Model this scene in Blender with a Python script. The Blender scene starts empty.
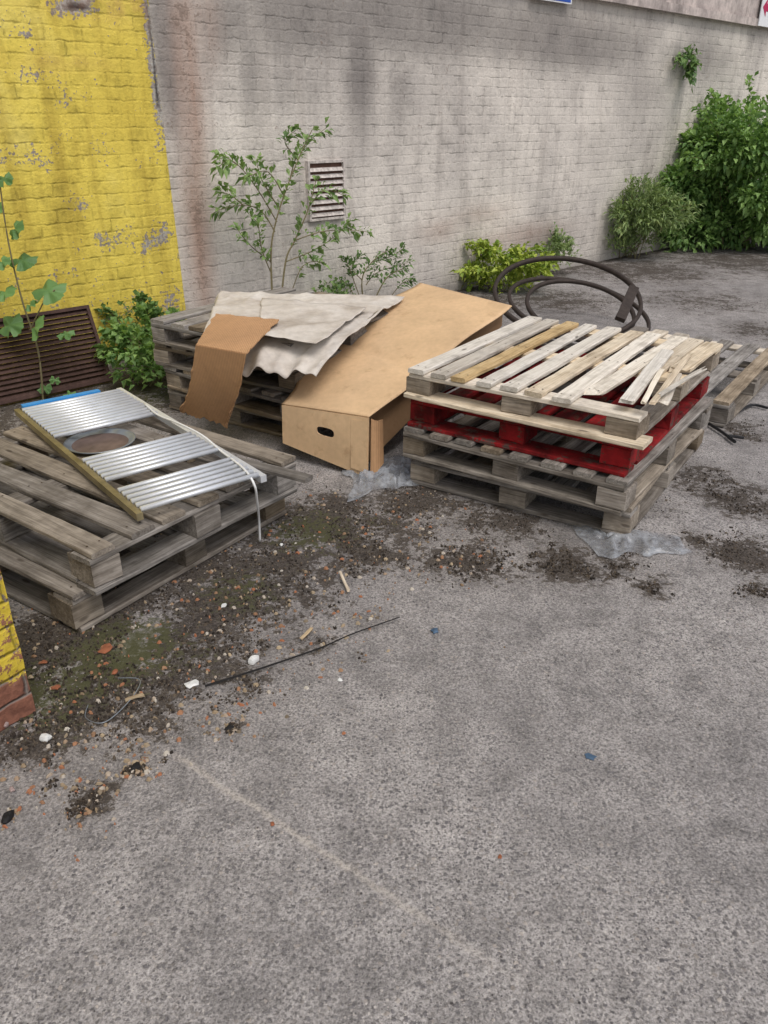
import bpy, math, random
import numpy as np
from mathutils import Vector, Matrix, noise as mn
random.seed(7); rng=np.random.default_rng(7)
C=bpy.context.scene.collection
S=bpy.context.scene
S.view_settings.view_transform='Standard'; S.view_settings.look='None'; S.view_settings.exposure=0

# ---------- camera model ----------
TH=math.radians(26.8); F=780.; H=1.5; ct,st=math.cos(TH),math.sin(TH)
def ray(px,py):
    u=(px-384)/F; v=(512-py)/F
    return Vector((u,ct+v*st,-st+v*ct))
def g(px,py,z=0.0):
    r=ray(px,py); t=(z-H)/r.z
    return Vector((r.x*t,r.y*t,z))
W0=Vector((-1.47,5.71,0)); WA=Vector((.726,.687,0)).normalized(); WN=Vector((WA.y,-WA.x,0))
def w(px,py,off=0.0):
    r=ray(px,py); o=W0+WN*off; c=Vector((0,0,H))
    t=(o-c).dot(WN)/r.dot(WN)
    return c+r*t
def wsz(px,py):
    p=w(px,py); return ((p-W0).dot(WA),p.z)
cam_d=bpy.data.cameras.new('camera'); cam=bpy.data.objects.new('camera',cam_d); C.objects.link(cam)
cam.location=(0,0,H); cam.rotation_euler=(math.pi/2-TH,0,0)
cam_d.sensor_fit='VERTICAL'; cam_d.sensor_height=24; cam_d.lens=F/1024*24; cam_d.clip_end=600; cam_d.clip_start=.02
S.camera=cam

# ---------- light ----------
wd=bpy.data.worlds.new('World'); S.world=wd; wd.use_nodes=True
nt=wd.node_tree; bg=nt.nodes['Background']
sky=nt.nodes.new('ShaderNodeTexSky'); sky.sky_type='NISHITA'; sky.sun_disc=False
SE,SR=math.radians(58),math.radians(150)
sky.sun_elevation=SE; sky.sun_rotation=SR; sky.dust_density=3; sky.air_density=1.0
hs=nt.nodes.new('ShaderNodeHueSaturation'); hs.inputs['Saturation'].default_value=.42
nt.links.new(sky.outputs[0],hs.inputs['Color']); nt.links.new(hs.outputs[0],bg.inputs[0]); bg.inputs[1].default_value=.15
sl=bpy.data.lights.new('sun','SUN'); so=bpy.data.objects.new('sun',sl); C.objects.link(so)
sl.energy=1.5; sl.angle=math.radians(28); sl.color=(1,.95,.90)
sd=Vector((math.sin(SR)*math.cos(SE),math.cos(SR)*math.cos(SE),math.sin(SE)))
so.rotation_euler=sd.to_track_quat('Z','Y').to_euler()

# ---------- node helper ----------
class NT:
    def __init__(s,name):
        s.m=bpy.data.materials.new(name); s.m.use_nodes=True; s.t=s.m.node_tree
        s.b=s.t.nodes['Principled BSDF']; s.b.inputs['Roughness'].default_value=.85
        s.b.inputs['Specular IOR Level'].default_value=.25
    def n(s,ty,props=None,ins=None,out=0):
        nd=s.t.nodes.new('ShaderNode'+ty)
        for k,v in (props or {}).items(): setattr(nd,k,v)
        for k,v in (ins or {}).items(): s.set(nd.inputs[k],v)
        return nd.outputs[out]
    def set(s,sock,v):
        if isinstance(v,bpy.types.NodeSocket): s.t.links.new(v,sock)
        else:
            if isinstance(v,(tuple,list)) and len(v)==3 and sock.type=='RGBA': v=(*v,1)
            sock.default_value=v
    def math(s,op,a,b=0,c=0,clamp=False):
        return s.n('Math',{'operation':op,'use_clamp':clamp},{0:a,1:b,2:c})
    def mix(s,f,a,b):
        nd=s.t.nodes.new('ShaderNodeMix'); nd.data_type='RGBA'
        s.set(nd.inputs[0],f); s.set(nd.inputs[6],a); s.set(nd.inputs[7],b); return nd.outputs[2]
    def mul(s,a,b):
        nd=s.t.nodes.new('ShaderNodeMix'); nd.data_type='RGBA'; nd.blend_type='MULTIPLY'
        s.set(nd.inputs[0],1.0); s.set(nd.inputs[6],a); s.set(nd.inputs[7],b); return nd.outputs[2]
    def noise(s,co,sc,det=4,ro=.55,dist=0):
        return s.n('TexNoise',None,{'Vector':co,'Scale':sc,'Detail':det,'Roughness':ro,'Distortion':dist})
    def ramp(s,f,stops):
        nd=s.t.nodes.new('ShaderNodeValToRGB'); s.set(nd.inputs[0],f); e=nd.color_ramp.elements
        while len(e)<len(stops): e.new(.5)
        for i,(p,c) in enumerate(stops):
            e[i].position=p; e[i].color=(c,c,c,1) if not isinstance(c,tuple) else (*c,1)
        return nd.outputs[0]
    def step(s,f,lo,hi): return s.n('MapRange',{'interpolation_type':'SMOOTHSTEP'},{'Value':f,'From Min':lo,'From Max':hi})
    def obj(s): return s.n('TexCoord',out=3)
    def map(s,co,sc=(1,1,1),loc=(0,0,0)):
        return s.n('Mapping',None,{'Vector':co,'Scale':sc,'Location':loc})
    def bump(s,h,st=.5,d=.01,nrm=None):
        i={'Height':h,'Strength':st,'Distance':d}
        if nrm: i['Normal']=nrm
        o=s.n('Bump',None,i); s.t.links.new(o,s.b.inputs['Normal']); return o
    def col(s,c): s.set(s.b.inputs['Base Color'],c)
    def rough(s,r): s.set(s.b.inputs['Roughness'],r)

# ---------- materials ----------
def wood(name,dark,mid,light,stain=.5,paint=None,dirt=.6):
    t=NT(name); oc=t.obj(); rnd=t.n('ObjectInfo',out=5)
    off=t.n('CombineXYZ',None,{0:t.math('MULTIPLY',rnd,37),1:t.math('MULTIPLY',rnd,91),2:t.math('MULTIPLY',rnd,53)})
    co=t.n('VectorMath',{'operation':'ADD'},{0:oc,1:off})
    gr=t.noise(t.map(co,(2.2,45,45)),1.5,5,.65,.6)
    gr2=t.noise(t.map(co,(5,140,140)),1.5,2,.6)
    gm=t.math('ADD',t.math('MULTIPLY',gr,.65),t.math('MULTIPLY',gr2,.35))
    c=t.ramp(gm,[(.3,dark),(.5,mid),(.72,light)])
    sn=t.noise(co,6,4,.65)
    c=t.mul(c,t.ramp(t.math('MULTIPLY_ADD',sn,1,(.5-stain)*.2),[(.3,(.46,.44,.42)),(.6,(1,1,1))]))
    vv=t.math('MULTIPLY_ADD',t.math('FRACT',t.math('MULTIPLY',rnd,7.3)),.45,.78)
    hv=t.n('HueSaturation',None,{'Color':c,'Value':vv,'Saturation':t.math('MULTIPLY_ADD',t.math('FRACT',t.math('MULTIPLY',rnd,13.7)),.7,.65)})
    c=hv
    if paint:
        pn=t.noise(co,13,6,.75)
        pm=t.step(t.math('ADD',pn,t.math('MULTIPLY',gr,.45)),.63,.69)
        pc=t.mul(paint,t.ramp(sn,[(.38,(.22,.22,.22)),(.65,(1,1,1))]))
        c=t.mix(pm,c,pc)
    vo=t.n('TexVoronoi',None,{'Vector':t.map(co,(4,11,11)),'Scale':1.0})
    kn=t.step(vo,.12,.05)
    c=t.mix(t.math('MULTIPLY',kn,.7),c,(.05,.035,.025))
    t.col(c); t.rough(.85)
    t.bump(gr,.5,.004)
    return t.m
M={}
M['grey_wood']=wood('weathered grey wood',(.09,.08,.07),(.25,.225,.20),(.44,.41,.375))
M['old_wood']=wood('aged brown wood',(.11,.088,.065),(.28,.235,.185),(.46,.40,.325))
M['pale_wood']=wood('pale pine',(.34,.27,.19),(.62,.53,.41),(.78,.72,.61),.1)
M['bright_wood']=wood('bleached pine',(.42,.37,.30),(.70,.64,.55),(.84,.80,.72),.0)
M['tan_wood']=wood('tan pine',(.28,.19,.10),(.54,.41,.25),(.68,.56,.38),.1)
M['red_wood']=wood('red painted wood',(.05,.03,.025),(.12,.055,.04),(.22,.13,.10),.5,paint=(.33,.014,.017))
def simple(name,c,rough=.7,metal=0,var=.25,sc=12,bump=0,spec=.3):
    t=NT(name); co=t.obj(); n1=t.noise(co,sc,5,.6)
    k=t.ramp(n1,[(.25,1-var),(.7,1+var*.3)])
    t.col(t.mul(c,k)); t.rough(rough); t.b.inputs['Metallic'].default_value=metal
    t.b.inputs['Specular IOR Level'].default_value=spec
    if bump: t.bump(t.noise(co,sc*4,4),bump,.004)
    return t.m
def card(name,c,torn=False):
    t=NT(name); co=t.obj()
    n1=t.noise(co,3,5,.6); n2=t.noise(co,40,3); n3=t.noise(co,9,5,.7)
    c2=t.mul(c,t.ramp(n1,[(.3,.82),(.65,1.04)])); c2=t.mul(c2,t.ramp(n2,[(.3,.92),(.7,1.03)]))
    c2=t.mul(c2,t.ramp(n3,[(.28,(.78,.74,.70)),(.42,(1,1,1))]))
    wv=t.n('TexWave',{'wave_type':'BANDS','bands_direction':'X'},{'Vector':co,'Scale':38,'Distortion':.2,'Detail':1},out=1)
    if torn: c2=t.mul(c2,t.ramp(wv,[(.2,.84),(.8,1.06)]))
    t.col(c2); t.rough(.8); t.bump(t.math('ADD',t.math('MULTIPLY',wv,.5 if torn else .06),n1),.3,.01)
    return t.m
M['card']=card('tan cardboard',(.66,.455,.265)); M['card2']=card('brown cardboard',(.50,.29,.15),True)
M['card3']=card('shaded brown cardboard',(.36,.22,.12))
def leafm(name,a,b,tr=.25,brown=None):
    t=NT(name); r=t.n('NewGeometry',out=8); n1=t.noise(t.obj(),3,2)
    f=t.math('ADD',t.math('MULTIPLY',r,.7),t.math('MULTIPLY',n1,.4),clamp=True)
    st=[(.15,a),(.85,b)]
    if brown: st=[(.1,a),(.8,b),(.92,b),(.97,brown)]
    c=t.ramp(f,st); t.col(c); t.rough(.5); t.b.inputs['Specular IOR Level'].default_value=.35
    o=t.t.nodes['Material Output']; tl=t.n('BsdfTranslucent',None,{'Color':t.mul(c,(1.3,1.4,.7))})
    ms=t.t.nodes.new('ShaderNodeMixShader'); ms.inputs[0].default_value=tr
    t.t.links.new(t.b.outputs[0],ms.inputs[1]); t.t.links.new(tl,ms.inputs[2]); t.t.links.new(ms.outputs[0],o.inputs[0])
    return t.m
M['leaf']=leafm('mid green leaf',(.06,.12,.04),(.18,.29,.09))
M['leaf_dark']=leafm('shrub leaf',(.075,.16,.045),(.29,.44,.14),.33)
M['leaf_yel']=leafm('yellow green leaf',(.14,.24,.03),(.44,.50,.09))
M['leaf_grass']=leafm('weed leaf',(.10,.16,.06),(.28,.36,.14),brown=(.30,.19,.14))
M['leaf_budd']=leafm('light green leaf',(.10,.18,.06),(.28,.40,.15),.3)
M['stem']=simple('stem',(.20,.17,.09),.8)
M['nail']=simple('rusty nail',(.06,.035,.025),.6,.4)

# ---------- mesh helpers ----------
def mk(name,v,f,mat,parent=None,smooth=False,loc=None,solid=0):
    me=bpy.data.meshes.new(name); me.from_pydata([tuple(p) for p in v],[],[tuple(q) for q in f]); me.update()
    if isinstance(mat,(list,tuple)):
        for m in mat: me.materials.append(m)
    else: me.materials.append(mat)
    if smooth: me.polygons.foreach_set('use_smooth',[True]*len(me.polygons))
    o=bpy.data.objects.new(name,me); C.objects.link(o)
    if loc is not None: o.location=loc
    if parent: o.parent=parent
    if solid:
        m=o.modifiers.new('thickness','SOLIDIFY'); m.thickness=solid; m.offset=0
    return o
def tag(o,label=None,cat=None,group=None,kind=None):
    if label: o['label']=label
    if cat: o['category']=cat
    if group: o['group']=group
    if kind: o['kind']=kind
    return o
def empty(name,loc=(0,0,0),rz=0,label=None,cat=None,group=None):
    o=bpy.data.objects.new(name,None); C.objects.link(o); o.location=loc; o.rotation_euler=(0,0,rz); o.empty_display_size=.1
    return tag(o,label,cat,group)
def board(name,L,Wd,T,mat,parent,loc,rz=0,bend=None,rough=.0015,nails=(),rx=0,ry=0,ragged=(0,0),split=0):
    n=max(2,int(L/.09)); c=min(.004,T*.2,Wd*.2); hw,ht=Wd/2,T/2
    prof=[(-hw+c,-ht),(hw-c,-ht),(hw,-ht+c),(hw,ht-c),(hw-c,ht),(-hw+c,ht),(-hw,ht-c),(-hw,-ht+c)]
    if bend is None: bend=random.uniform(-.004,.004)
    tw=random.uniform(-.02,.02)
    V=[];Fc=[]
    for i in range(n+1):
        x=-L/2+L*i/n; k=(2*i/n-1)
        dz=bend*(k*k-.33); a=tw*k
        dy=.0015*math.sin(3*k+random.random())
        for j,(y,z) in enumerate(prof):
            xx=x
            if i==0 and ragged[0]: xx+=random.uniform(0,ragged[0])
            if i==n and ragged[1]: xx-=random.uniform(0,ragged[1])
            yy=y*math.cos(a)-z*math.sin(a)+dy+random.uniform(-rough,rough)
            zz=z+y*math.sin(a)+dz+random.uniform(-rough,rough)*.6
            V.append((xx,yy,zz))
    for i in range(n):
        for j in range(8):
            a0=i*8+j; b0=i*8+(j+1)%8
            Fc.append((a0,b0,b0+8,a0+8))
    Fc.append(tuple(range(7,-1,-1))); Fc.append(tuple(n*8+j for j in range(8)))
    nf=len(Fc)
    for (nx,ny) in nails:
        b=len(V); k=2*nx/L; zt=ht+bend*(k*k-.33)+ny*tw*k+.0016
        for q in range(6):
            V.append((nx+.004*math.cos(q*math.pi/3),ny+.004*math.sin(q*math.pi/3),zt))
        Fc.append(tuple(range(b,b+6)))
    o=mk(name,V,Fc,[mat,M['nail']],parent,loc=loc)
    for i in range(nf,len(Fc)): o.data.polygons[i].material_index=1
    o.rotation_euler=(rx,ry,rz); return o
def tube(pts,r,sides=6,taper=None):
    pts=[Vector(p) for p in pts]; V=[];Fc=[]
    n=len(pts)
    for i,p in enumerate(pts):
        d=(pts[min(i+1,n-1)]-pts[max(i-1,0)]).normalized()
        a=d.cross(Vector((0,0,1)))
        if a.length<.05: a=d.cross(Vector((1,0,0)))
        a.normalize(); b=d.cross(a)
        rr=r*(1 if taper is None else (1+(taper-1)*i/(n-1)))
        for k in range(sides):
            t=2*math.pi*k/sides; V.append(p+a*rr*math.cos(t)+b*rr*math.sin(t))
    for i in range(n-1):
        for k in range(sides):
            Fc.append((i*sides+k,i*sides+(k+1)%sides,(i+1)*sides+(k+1)%sides,(i+1)*sides+k))
    Fc.append(tuple(range(sides-1,-1,-1))); Fc.append(tuple((n-1)*sides+k for k in range(sides)))
    return V,Fc
def join(parts):
    V=[];Fc=[]
    for v,f in parts:
        b=len(V); V+=list(v); Fc+=[tuple(i+b for i in q) for q in f]
    return V,Fc
def smoothline(pts,n=6):
    pts=[Vector(p) for p in pts]; out=[]
    P=[pts[0]]+pts+[pts[-1]]
    for i in range(1,len(P)-2):
        for k in range(n):
            t=k/n; a,b,c,d=P[i-1],P[i],P[i+1],P[i+2]
            out.append(.5*((2*b)+(c-a)*t+(2*a-5*b+4*c-d)*t*t+(3*b-a-3*c+d)*t**3))
    out.append(pts[-1]); return out
def boxm(x0,x1,y0,y1,z0,z1):
    V=[(x0,y0,z0),(x1,y0,z0),(x1,y1,z0),(x0,y1,z0),(x0,y0,z1),(x1,y0,z1),(x1,y1,z1),(x0,y1,z1)]
    return V,[(3,2,1,0),(4,5,6,7),(0,1,5,4),(1,2,6,5),(2,3,7,6),(3,0,4,7)]

# ---------- ground ----------
blobs=[]
for a in [(60,640,.35,1.),(120,690,.3,.95),(200,640,.35,.85),(150,720,.22,.75),(60,720,.25,.85),(270,570,.4,.9),(230,600,.35,.95),(330,520,.35,1.),(360,550,.3,.85),
          (300,640,.25,.55),(420,500,.3,.9),(460,560,.2,.95),(400,530,.3,.75),(560,565,.2,.95),(530,575,.15,.7),(745,555,.2,1.),(740,500,.22,.95),(655,585,.1,.8),(610,560,.2,.75),
          (700,540,.12,.75),(90,800,.08,.85),(135,768,.04,.9),(230,730,.05,.8),(8,818,.04,.9),(60,745,.15,.7),(250,680,.2,.6),(380,620,.12,.5),(760,590,.09,.85),
          (700,300,.9,.66),(640,270,1.2,.8),(740,260,1.4,.8),(560,300,.8,.75),(760,330,.5,.72),(480,300,.8,.8),(300,330,1.,.8),(150,380,.9,.9),(60,400,.9,.9),(700,480,.3,.75),(750,430,.25,.7),(640,500,.3,.6),(500,520,.3,.8),(20,660,.3,1.),(160,560,.5,1.)]:
    p=g(a[0],a[1]); blobs.append((p.x,p.y,a[2],a[3]))
mossb=[]
for a in [(50,690,.3,.9),(120,650,.3,1.),(240,590,.3,.8),(310,530,.35,.85),(60,740,.15,.6),(380,520,.25,.65),(160,390,.6,.8),(190,660,.25,.7)]:
    p=g(a[0],a[1]); mossb.append((p.x,p.y,a[2],a[3]))
xs=np.concatenate([[-300,-80,-25,-10,-6],np.arange(-4,8.01,.06),[10,14,30,90,300]])
ys=np.concatenate([[-300,-80,-20,-5],np.arange(-.5,13.01,.06),[15,20,40,100,300]])
X,Y=np.meshgrid(xs,ys)
def fld(bl):
    f=np.zeros_like(X)
    for x,y,r,a in bl: f=np.maximum(f,a*np.exp(-((X-x)**2+(Y-y)**2)/(2*(r*.75)**2)))
    return f
dirt=fld(blobs); moss=fld(mossb)
dw=(X-W0.x)*WN.x+(Y-W0.y)*WN.y
dirt=np.maximum(dirt,.9*np.exp(-np.clip(dw,0,9)/.5)*(dw>-.5))
Z=np.zeros_like(X)
for i in range(X.shape[0]):
    for j in range(X.shape[1]):
        if -4<=X[i,j]<=8 and -.5<=Y[i,j]<=13: Z[i,j]=(mn.noise(Vector((X[i,j]*.9,Y[i,j]*.9,0)))*.006+mn.noise(Vector((X[i,j]*5,Y[i,j]*5,3)))*.002)-.004
ny,nx=X.shape
V=np.stack([X.ravel(),Y.ravel(),Z.ravel()],1)
idx=np.arange(ny*nx).reshape(ny,nx)
Fq=np.stack([idx[:-1,:-1].ravel(),idx[:-1,1:].ravel(),idx[1:,1:].ravel(),idx[1:,:-1].ravel()],1)
t=NT('exposed aggregate concrete'); oc=t.obj()
big=t.noise(oc,1.1,5,.62); med=t.noise(oc,9,4,.65); fine=t.noise(oc,140,3,.78)
base=t.ramp(big,[(.3,(.225,.21,.205)),(.5,(.30,.28,.27)),(.7,(.385,.36,.345))])
base=t.mul(base,t.ramp(med,[(.3,.70),(.52,1.0),(.72,1.18)]))
base=t.mul(base,t.ramp(fine,[(.32,.42),(.5,1.0),(.68,1.55)]))
def pebbles(sc,lo,big_=.42,sm=.30):
    nd=t.t.nodes.new('ShaderNodeTexVoronoi')
    wob_=t.n('VectorMath',{'operation':'SCALE'},{0:t.n('TexNoise',None,{'Vector':oc,'Scale':sc*1.3,'Detail':1.},out=1),'Scale':.9/sc})
    t.set(nd.inputs['Vector'],t.n('VectorMath',{'operation':'ADD'},{0:oc,1:wob_})); nd.inputs['Scale'].default_value=sc
    sep=t.n('SeparateColor',None,{0:nd.outputs['Color']}); sep2=sep.node.outputs[1]
    sel=t.step(sep,lo,lo+.02); shape=t.step(nd.outputs['Distance'],big_,sm)
    return t.math('MULTIPLY',sel,shape),sep2
p1,r1=pebbles(82,.60,.48,.30); p2,r2=pebbles(160,.42,.5,.34)
wear=t.step(big,.36,.6)
pc=t.ramp(r1,[(.0,(.065,.06,.066)),(.5,(.125,.118,.125)),(.78,(.18,.165,.155)),(.9,(.27,.235,.205)),(1,(.52,.46,.41))])
pc2=t.ramp(r2,[(.0,(.06,.055,.06)),(.55,(.15,.14,.14)),(.8,(.35,.32,.30)),(1,(.58,.53,.49))])
base=t.mix(t.math('MULTIPLY',p2,t.math('MULTIPLY_ADD',wear,.35,.45)),base,pc2)
base=t.mix(t.math('MULTIPLY',p1,t.math('MULTIPLY_ADD',wear,.4,.35)),base,pc)
A=g(175,755);B=g(490,960); d=(B-A); Ln=d.length; d.normalize(); nn=Vector((-d.y,d.x,0))
rel=t.n('VectorMath',{'operation':'SUBTRACT'},{0:oc,1:(A.x,A.y,0)})
dist=t.math('ABSOLUTE',t.math('ADD',t.n('VectorMath',{'operation':'DOT_PRODUCT'},{0:rel,1:tuple(nn)},out=1),t.math('MULTIPLY',t.math('SUBTRACT',med,.5),.05)))
al=t.n('VectorMath',{'operation':'DOT_PRODUCT'},{0:rel,1:tuple(d)},out=1)
lm=t.math('MULTIPLY',t.step(dist,.015,.001),t.math('MULTIPLY',t.step(al,-.05,.05),t.step(al,Ln+.25,Ln-.35)))
base=t.mix(t.math('MULTIPLY',lm,t.math('MULTIPLY_ADD',t.step(fine,.36,.6),.5,.22)),base,(.50,.45,.40))
da=t.n('Attribute',{'attribute_name':'dirt'},out=2); ma=t.n('Attribute',{'attribute_name':'moss'},out=2)
dn=t.noise(oc,6,6,.7); dn2=t.noise(oc,32,5,.78)
nsum=t.math('MULTIPLY_ADD',dn2,1.25,dn)
dm=t.step(t.math('ADD',t.math('MULTIPLY',da,.66),nsum),1.52,1.60)
dc=t.ramp(t.math('MULTIPLY_ADD',fine,.6,t.math('MULTIPLY',dn2,.4)),[(.34,(.024,.019,.017)),(.5,(.06,.049,.041)),(.66,(.17,.145,.12))])
mm=t.step(t.math('ADD',t.math('MULTIPLY',ma,.6),dn2),.90,1.02)
soft=t.math('MULTIPLY',t.step(t.math('ADD',t.math('MULTIPLY',da,.7),t.math('MULTIPLY',dn,.6)),.4,.95),.5)
base=t.mix(soft,base,t.mul(base,(.45,.42,.39)))
base=t.mix(t.math('MULTIPLY',dm,.95),base,dc)
base=t.mix(t.math('MULTIPLY',mm,.7),base,(.075,.08,.028))
t.col(base); t.rough(.92)
hh=t.math('ADD',fine,t.math('MULTIPLY',p1,.3))
t.bump(hh,.75,.007)
me=bpy.data.meshes.new('ground'); me.from_pydata(V.tolist(),[],Fq.tolist())
for nm,ar in (('dirt',dirt),('moss',moss)):
    at=me.attributes.new(nm,'FLOAT','POINT'); at.data.foreach_set('value',ar.ravel().astype('f'))
me.polygons.foreach_set('use_smooth',[True]*len(me.polygons)); me.materials.append(t.m)
go=bpy.data.objects.new('ground',me); C.objects.link(go); go['kind']='structure'

# ---------- walls ----------
def wallmat(name,kind):
    t=NT(name); oc=t.obj()
    sx=t.n('SeparateXYZ',None,{0:oc}); x=sx; z=sx.node.outputs[2]
    co=t.n('CombineXYZ',None,{0:x,1:z,2:0.0})
    jit=t.n('VectorMath',{'operation':'SCALE'},{0:t.n('VectorMath',{'operation':'SUBTRACT'},{0:t.n('TexNoise',None,{'Vector':oc,'Scale':16.,'Detail':4.},out=1),1:(.5,.5,.5)}),'Scale':.028})
    co2=t.n('VectorMath',{'operation':'ADD'},{0:co,1:jit})
    bt=t.t.nodes.new('ShaderNodeTexBrick'); t.set(bt.inputs['Vector'],co2)
    for k,v in {'Scale':1.,'Mortar Size':.010,'Mortar Smooth':1.0,'Bias':0.,'Brick Width':.225,'Row Height':.076}.items(): bt.inputs[k].default_value=v
    bt.inputs['Color1'].default_value=(0,0,0,1); bt.inputs['Color2'].default_value=(1,1,1,1); bt.inputs['Mortar'].default_value=(.5,.5,.5,1)
    mort=bt.outputs['Fac']; bid=t.n('SeparateColor',None,{0:bt.outputs['Color']})
    big=t.noise(oc,.9,5,.62); med=t.noise(oc,6,6,.68); fn=t.noise(oc,40,4,.7)
    dk=t.n('Attribute',{'attribute_name':'dark'},out=2); rs=t.n('Attribute',{'attribute_name':'rust'},out=2)
    streak=t.noise(t.map(oc,(5,1,.5)),1.3,5,.65)
    thin=t.step(med,.58,.36)
    mvis=t.math('MULTIPLY',mort,thin)
    if kind=='grey':
        c=t.ramp(big,[(.32,(.47,.43,.395)),(.5,(.62,.57,.515)),(.64,(.73,.67,.60))])
        c=t.mul(c,t.ramp(med,[(.28,.68),(.47,1.0),(.7,1.06)]))
        c=t.mul(c,t.ramp(fn,[(.3,.82),(.5,1.0),(.7,1.05)]))
        c=t.mul(c,t.ramp(bid,[(0,.97),(1,1.02)]))
        c=t.mul(c,t.ramp(mvis,[(0,1.0),(1,.76)]))
        c=t.mul(c,t.ramp(streak,[(.32,(.74,.73,.73)),(.5,(1.,1.,1.))]))
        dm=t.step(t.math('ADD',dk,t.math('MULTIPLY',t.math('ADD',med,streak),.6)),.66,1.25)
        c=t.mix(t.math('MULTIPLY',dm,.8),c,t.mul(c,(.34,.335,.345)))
        rm=t.math('MULTIPLY',rs,t.step(t.math('ADD',streak,t.math('MULTIPLY',med,.4)),.3,.75))
        c=t.mix(rm,c,(.36,.23,.175))
        fl=t.step(t.math('ADD',fn,t.math('MULTIPLY_ADD',med,1.1,t.math('MULTIPLY',rs,.2))),1.25,1.31)
        c=t.mix(t.math('MULTIPLY',fl,.6),c,(.20,.15,.12))
    else:
        c=t.ramp(big,[(.3,(.62,.47,.075)),(.55,(.77,.61,.11)),(.7,(.82,.69,.20))])
        c=t.mul(c,t.ramp(med,[(.28,.66),(.48,1.0),(.7,1.05)]))
        c=t.mul(c,t.ramp(fn,[(.3,.85),(.5,1.0)]))
        c=t.mul(c,t.ramp(mvis,[(0,1.0),(1,.74)]))
        c=t.mul(c,t.ramp(bid,[(0,.97),(1,1.02)]))
        fl=t.step(t.math('ADD',t.math('ADD',fn,t.math('MULTIPLY',med,.8)),t.math('MULTIPLY',dk,.32)),1.10,1.13)
        under=t.mix(t.step(fn,.45,.6),(.46,.44,.41),(.29,.25,.22))
        under=t.mix(t.step(dk,.9,1.4),under,(.04,.035,.035))
        c=t.mix(fl,c,under)
        c=t.mul(c,t.ramp(streak,[(.30,(.66,.62,.58)),(.52,(1,1,1))]))
        rm=t.math('MULTIPLY',rs,t.step(med,.35,.6)); c=t.mix(rm,c,(.33,.16,.09))
    t.col(c); t.rough(.8)
    h=t.math('SUBTRACT',t.math('MULTIPLY_ADD',fn,.6,t.math('MULTIPLY',med,1.9)),t.math('MULTIPLY',mort,t.math('MULTIPLY_ADD',thin,.3,.12)))
    if kind!='grey': h=t.math('SUBTRACT',h,t.math('MULTIPLY',fl,.3))
    t.bump(h,.7,.012)
    return t.m
M['greywall']=wallmat('painted grey brick','grey'); M['yellow']=wallmat('flaking yellow painted brick','yellow')
wrz=math.atan2(WA.y,WA.x)
def wall(name,s0,s1,zt,thick,proud,mat,stains,rust,label,cat,step=.07,ragged=0):
    S_=np.arange(s0,s1+.001,(s1-s0)/round((s1-s0)/step)); Zz=np.linspace(-.05,zt,round(zt/step)+1)
    a,b=np.meshgrid(S_,Zz); V=[];Fc=[]
    n0,n1=a.shape
    y=np.full_like(a,-proud); sv=a.copy()
    for i in range(n0):
        for j in range(n1): y[i,j]-=mn.noise(Vector((a[i,j]*1.2,b[i,j]*1.2,5)))*.012
        if ragged: sv[i,-1]+=ragged*mn.noise(Vector((b[i,0]*9,3,3)))-.01
    V=np.stack([sv.ravel(),y.ravel(),b.ravel()],1).tolist()
    ix=np.arange(n0*n1).reshape(n0,n1)
    Fc=np.stack([ix[:-1,:-1].ravel(),ix[:-1,1:].ravel(),ix[1:,1:].ravel(),ix[1:,:-1].ravel()],1).tolist()
    dk=np.zeros_like(a); rs=np.zeros_like(a)
    for arr,lst in ((dk,stains),(rs,rust)):
        for (px,py,rx,rz,am) in lst:
            s,z=wsz(px,py); np.maximum(arr,am*np.exp(-((a-s)/rx)**2-((b-z)/rz)**2),out=arr)
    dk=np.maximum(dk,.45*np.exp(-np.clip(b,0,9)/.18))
    nb=len(V)
    V+=[[s0,thick,-.05],[s1,thick,-.05],[s1,thick,zt],[s0,thick,zt]]
    Fc+=[[nb+1,nb,nb+3,nb+2],[int(ix[-1,0]),int(ix[-1,-1]),nb+2,nb+3],[int(ix[0,0]),int(ix[-1,0]),nb+3,nb]]
    if not ragged: Fc+=[[int(ix[-1,-1]),int(ix[0,-1]),nb+1,nb+2]]
    else: Fc+=[[int(q) for q in ix[::-1,-1]]+[nb+1,nb+2]]
    me=bpy.data.meshes.new(name); me.from_pydata(V,[],Fc)
    for nm,ar in (('dark',dk),('rust',rs)):
        at=me.attributes.new(nm,'FLOAT','POINT'); at.data.foreach_set('value',np.concatenate([ar.ravel(),[0]*4]).astype('f'))
    me.materials.append(mat); o=bpy.data.objects.new(name,me); C.objects.link(o)
    o.location=W0; o.rotation_euler=(0,0,wrz); tag(o,label,cat); return o
gw=wall('brick_wall',-.2,22,4.2,.3,0,M['greywall'],
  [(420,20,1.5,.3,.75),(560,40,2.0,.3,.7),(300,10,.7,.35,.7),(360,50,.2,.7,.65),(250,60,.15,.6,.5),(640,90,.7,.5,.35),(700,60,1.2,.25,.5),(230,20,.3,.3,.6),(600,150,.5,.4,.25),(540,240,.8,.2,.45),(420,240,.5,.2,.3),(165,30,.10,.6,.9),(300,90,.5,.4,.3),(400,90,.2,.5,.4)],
  [(190,90,.10,.8,.9),(198,230,.10,.8,.95),(520,235,.8,.12,.45),(205,20,.1,.3,.5),(440,230,.3,.1,.4),(480,215,.5,.1,.35)],
  'long grey painted brick wall with dark weather stains behind the pallets','wall',.08)
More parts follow.
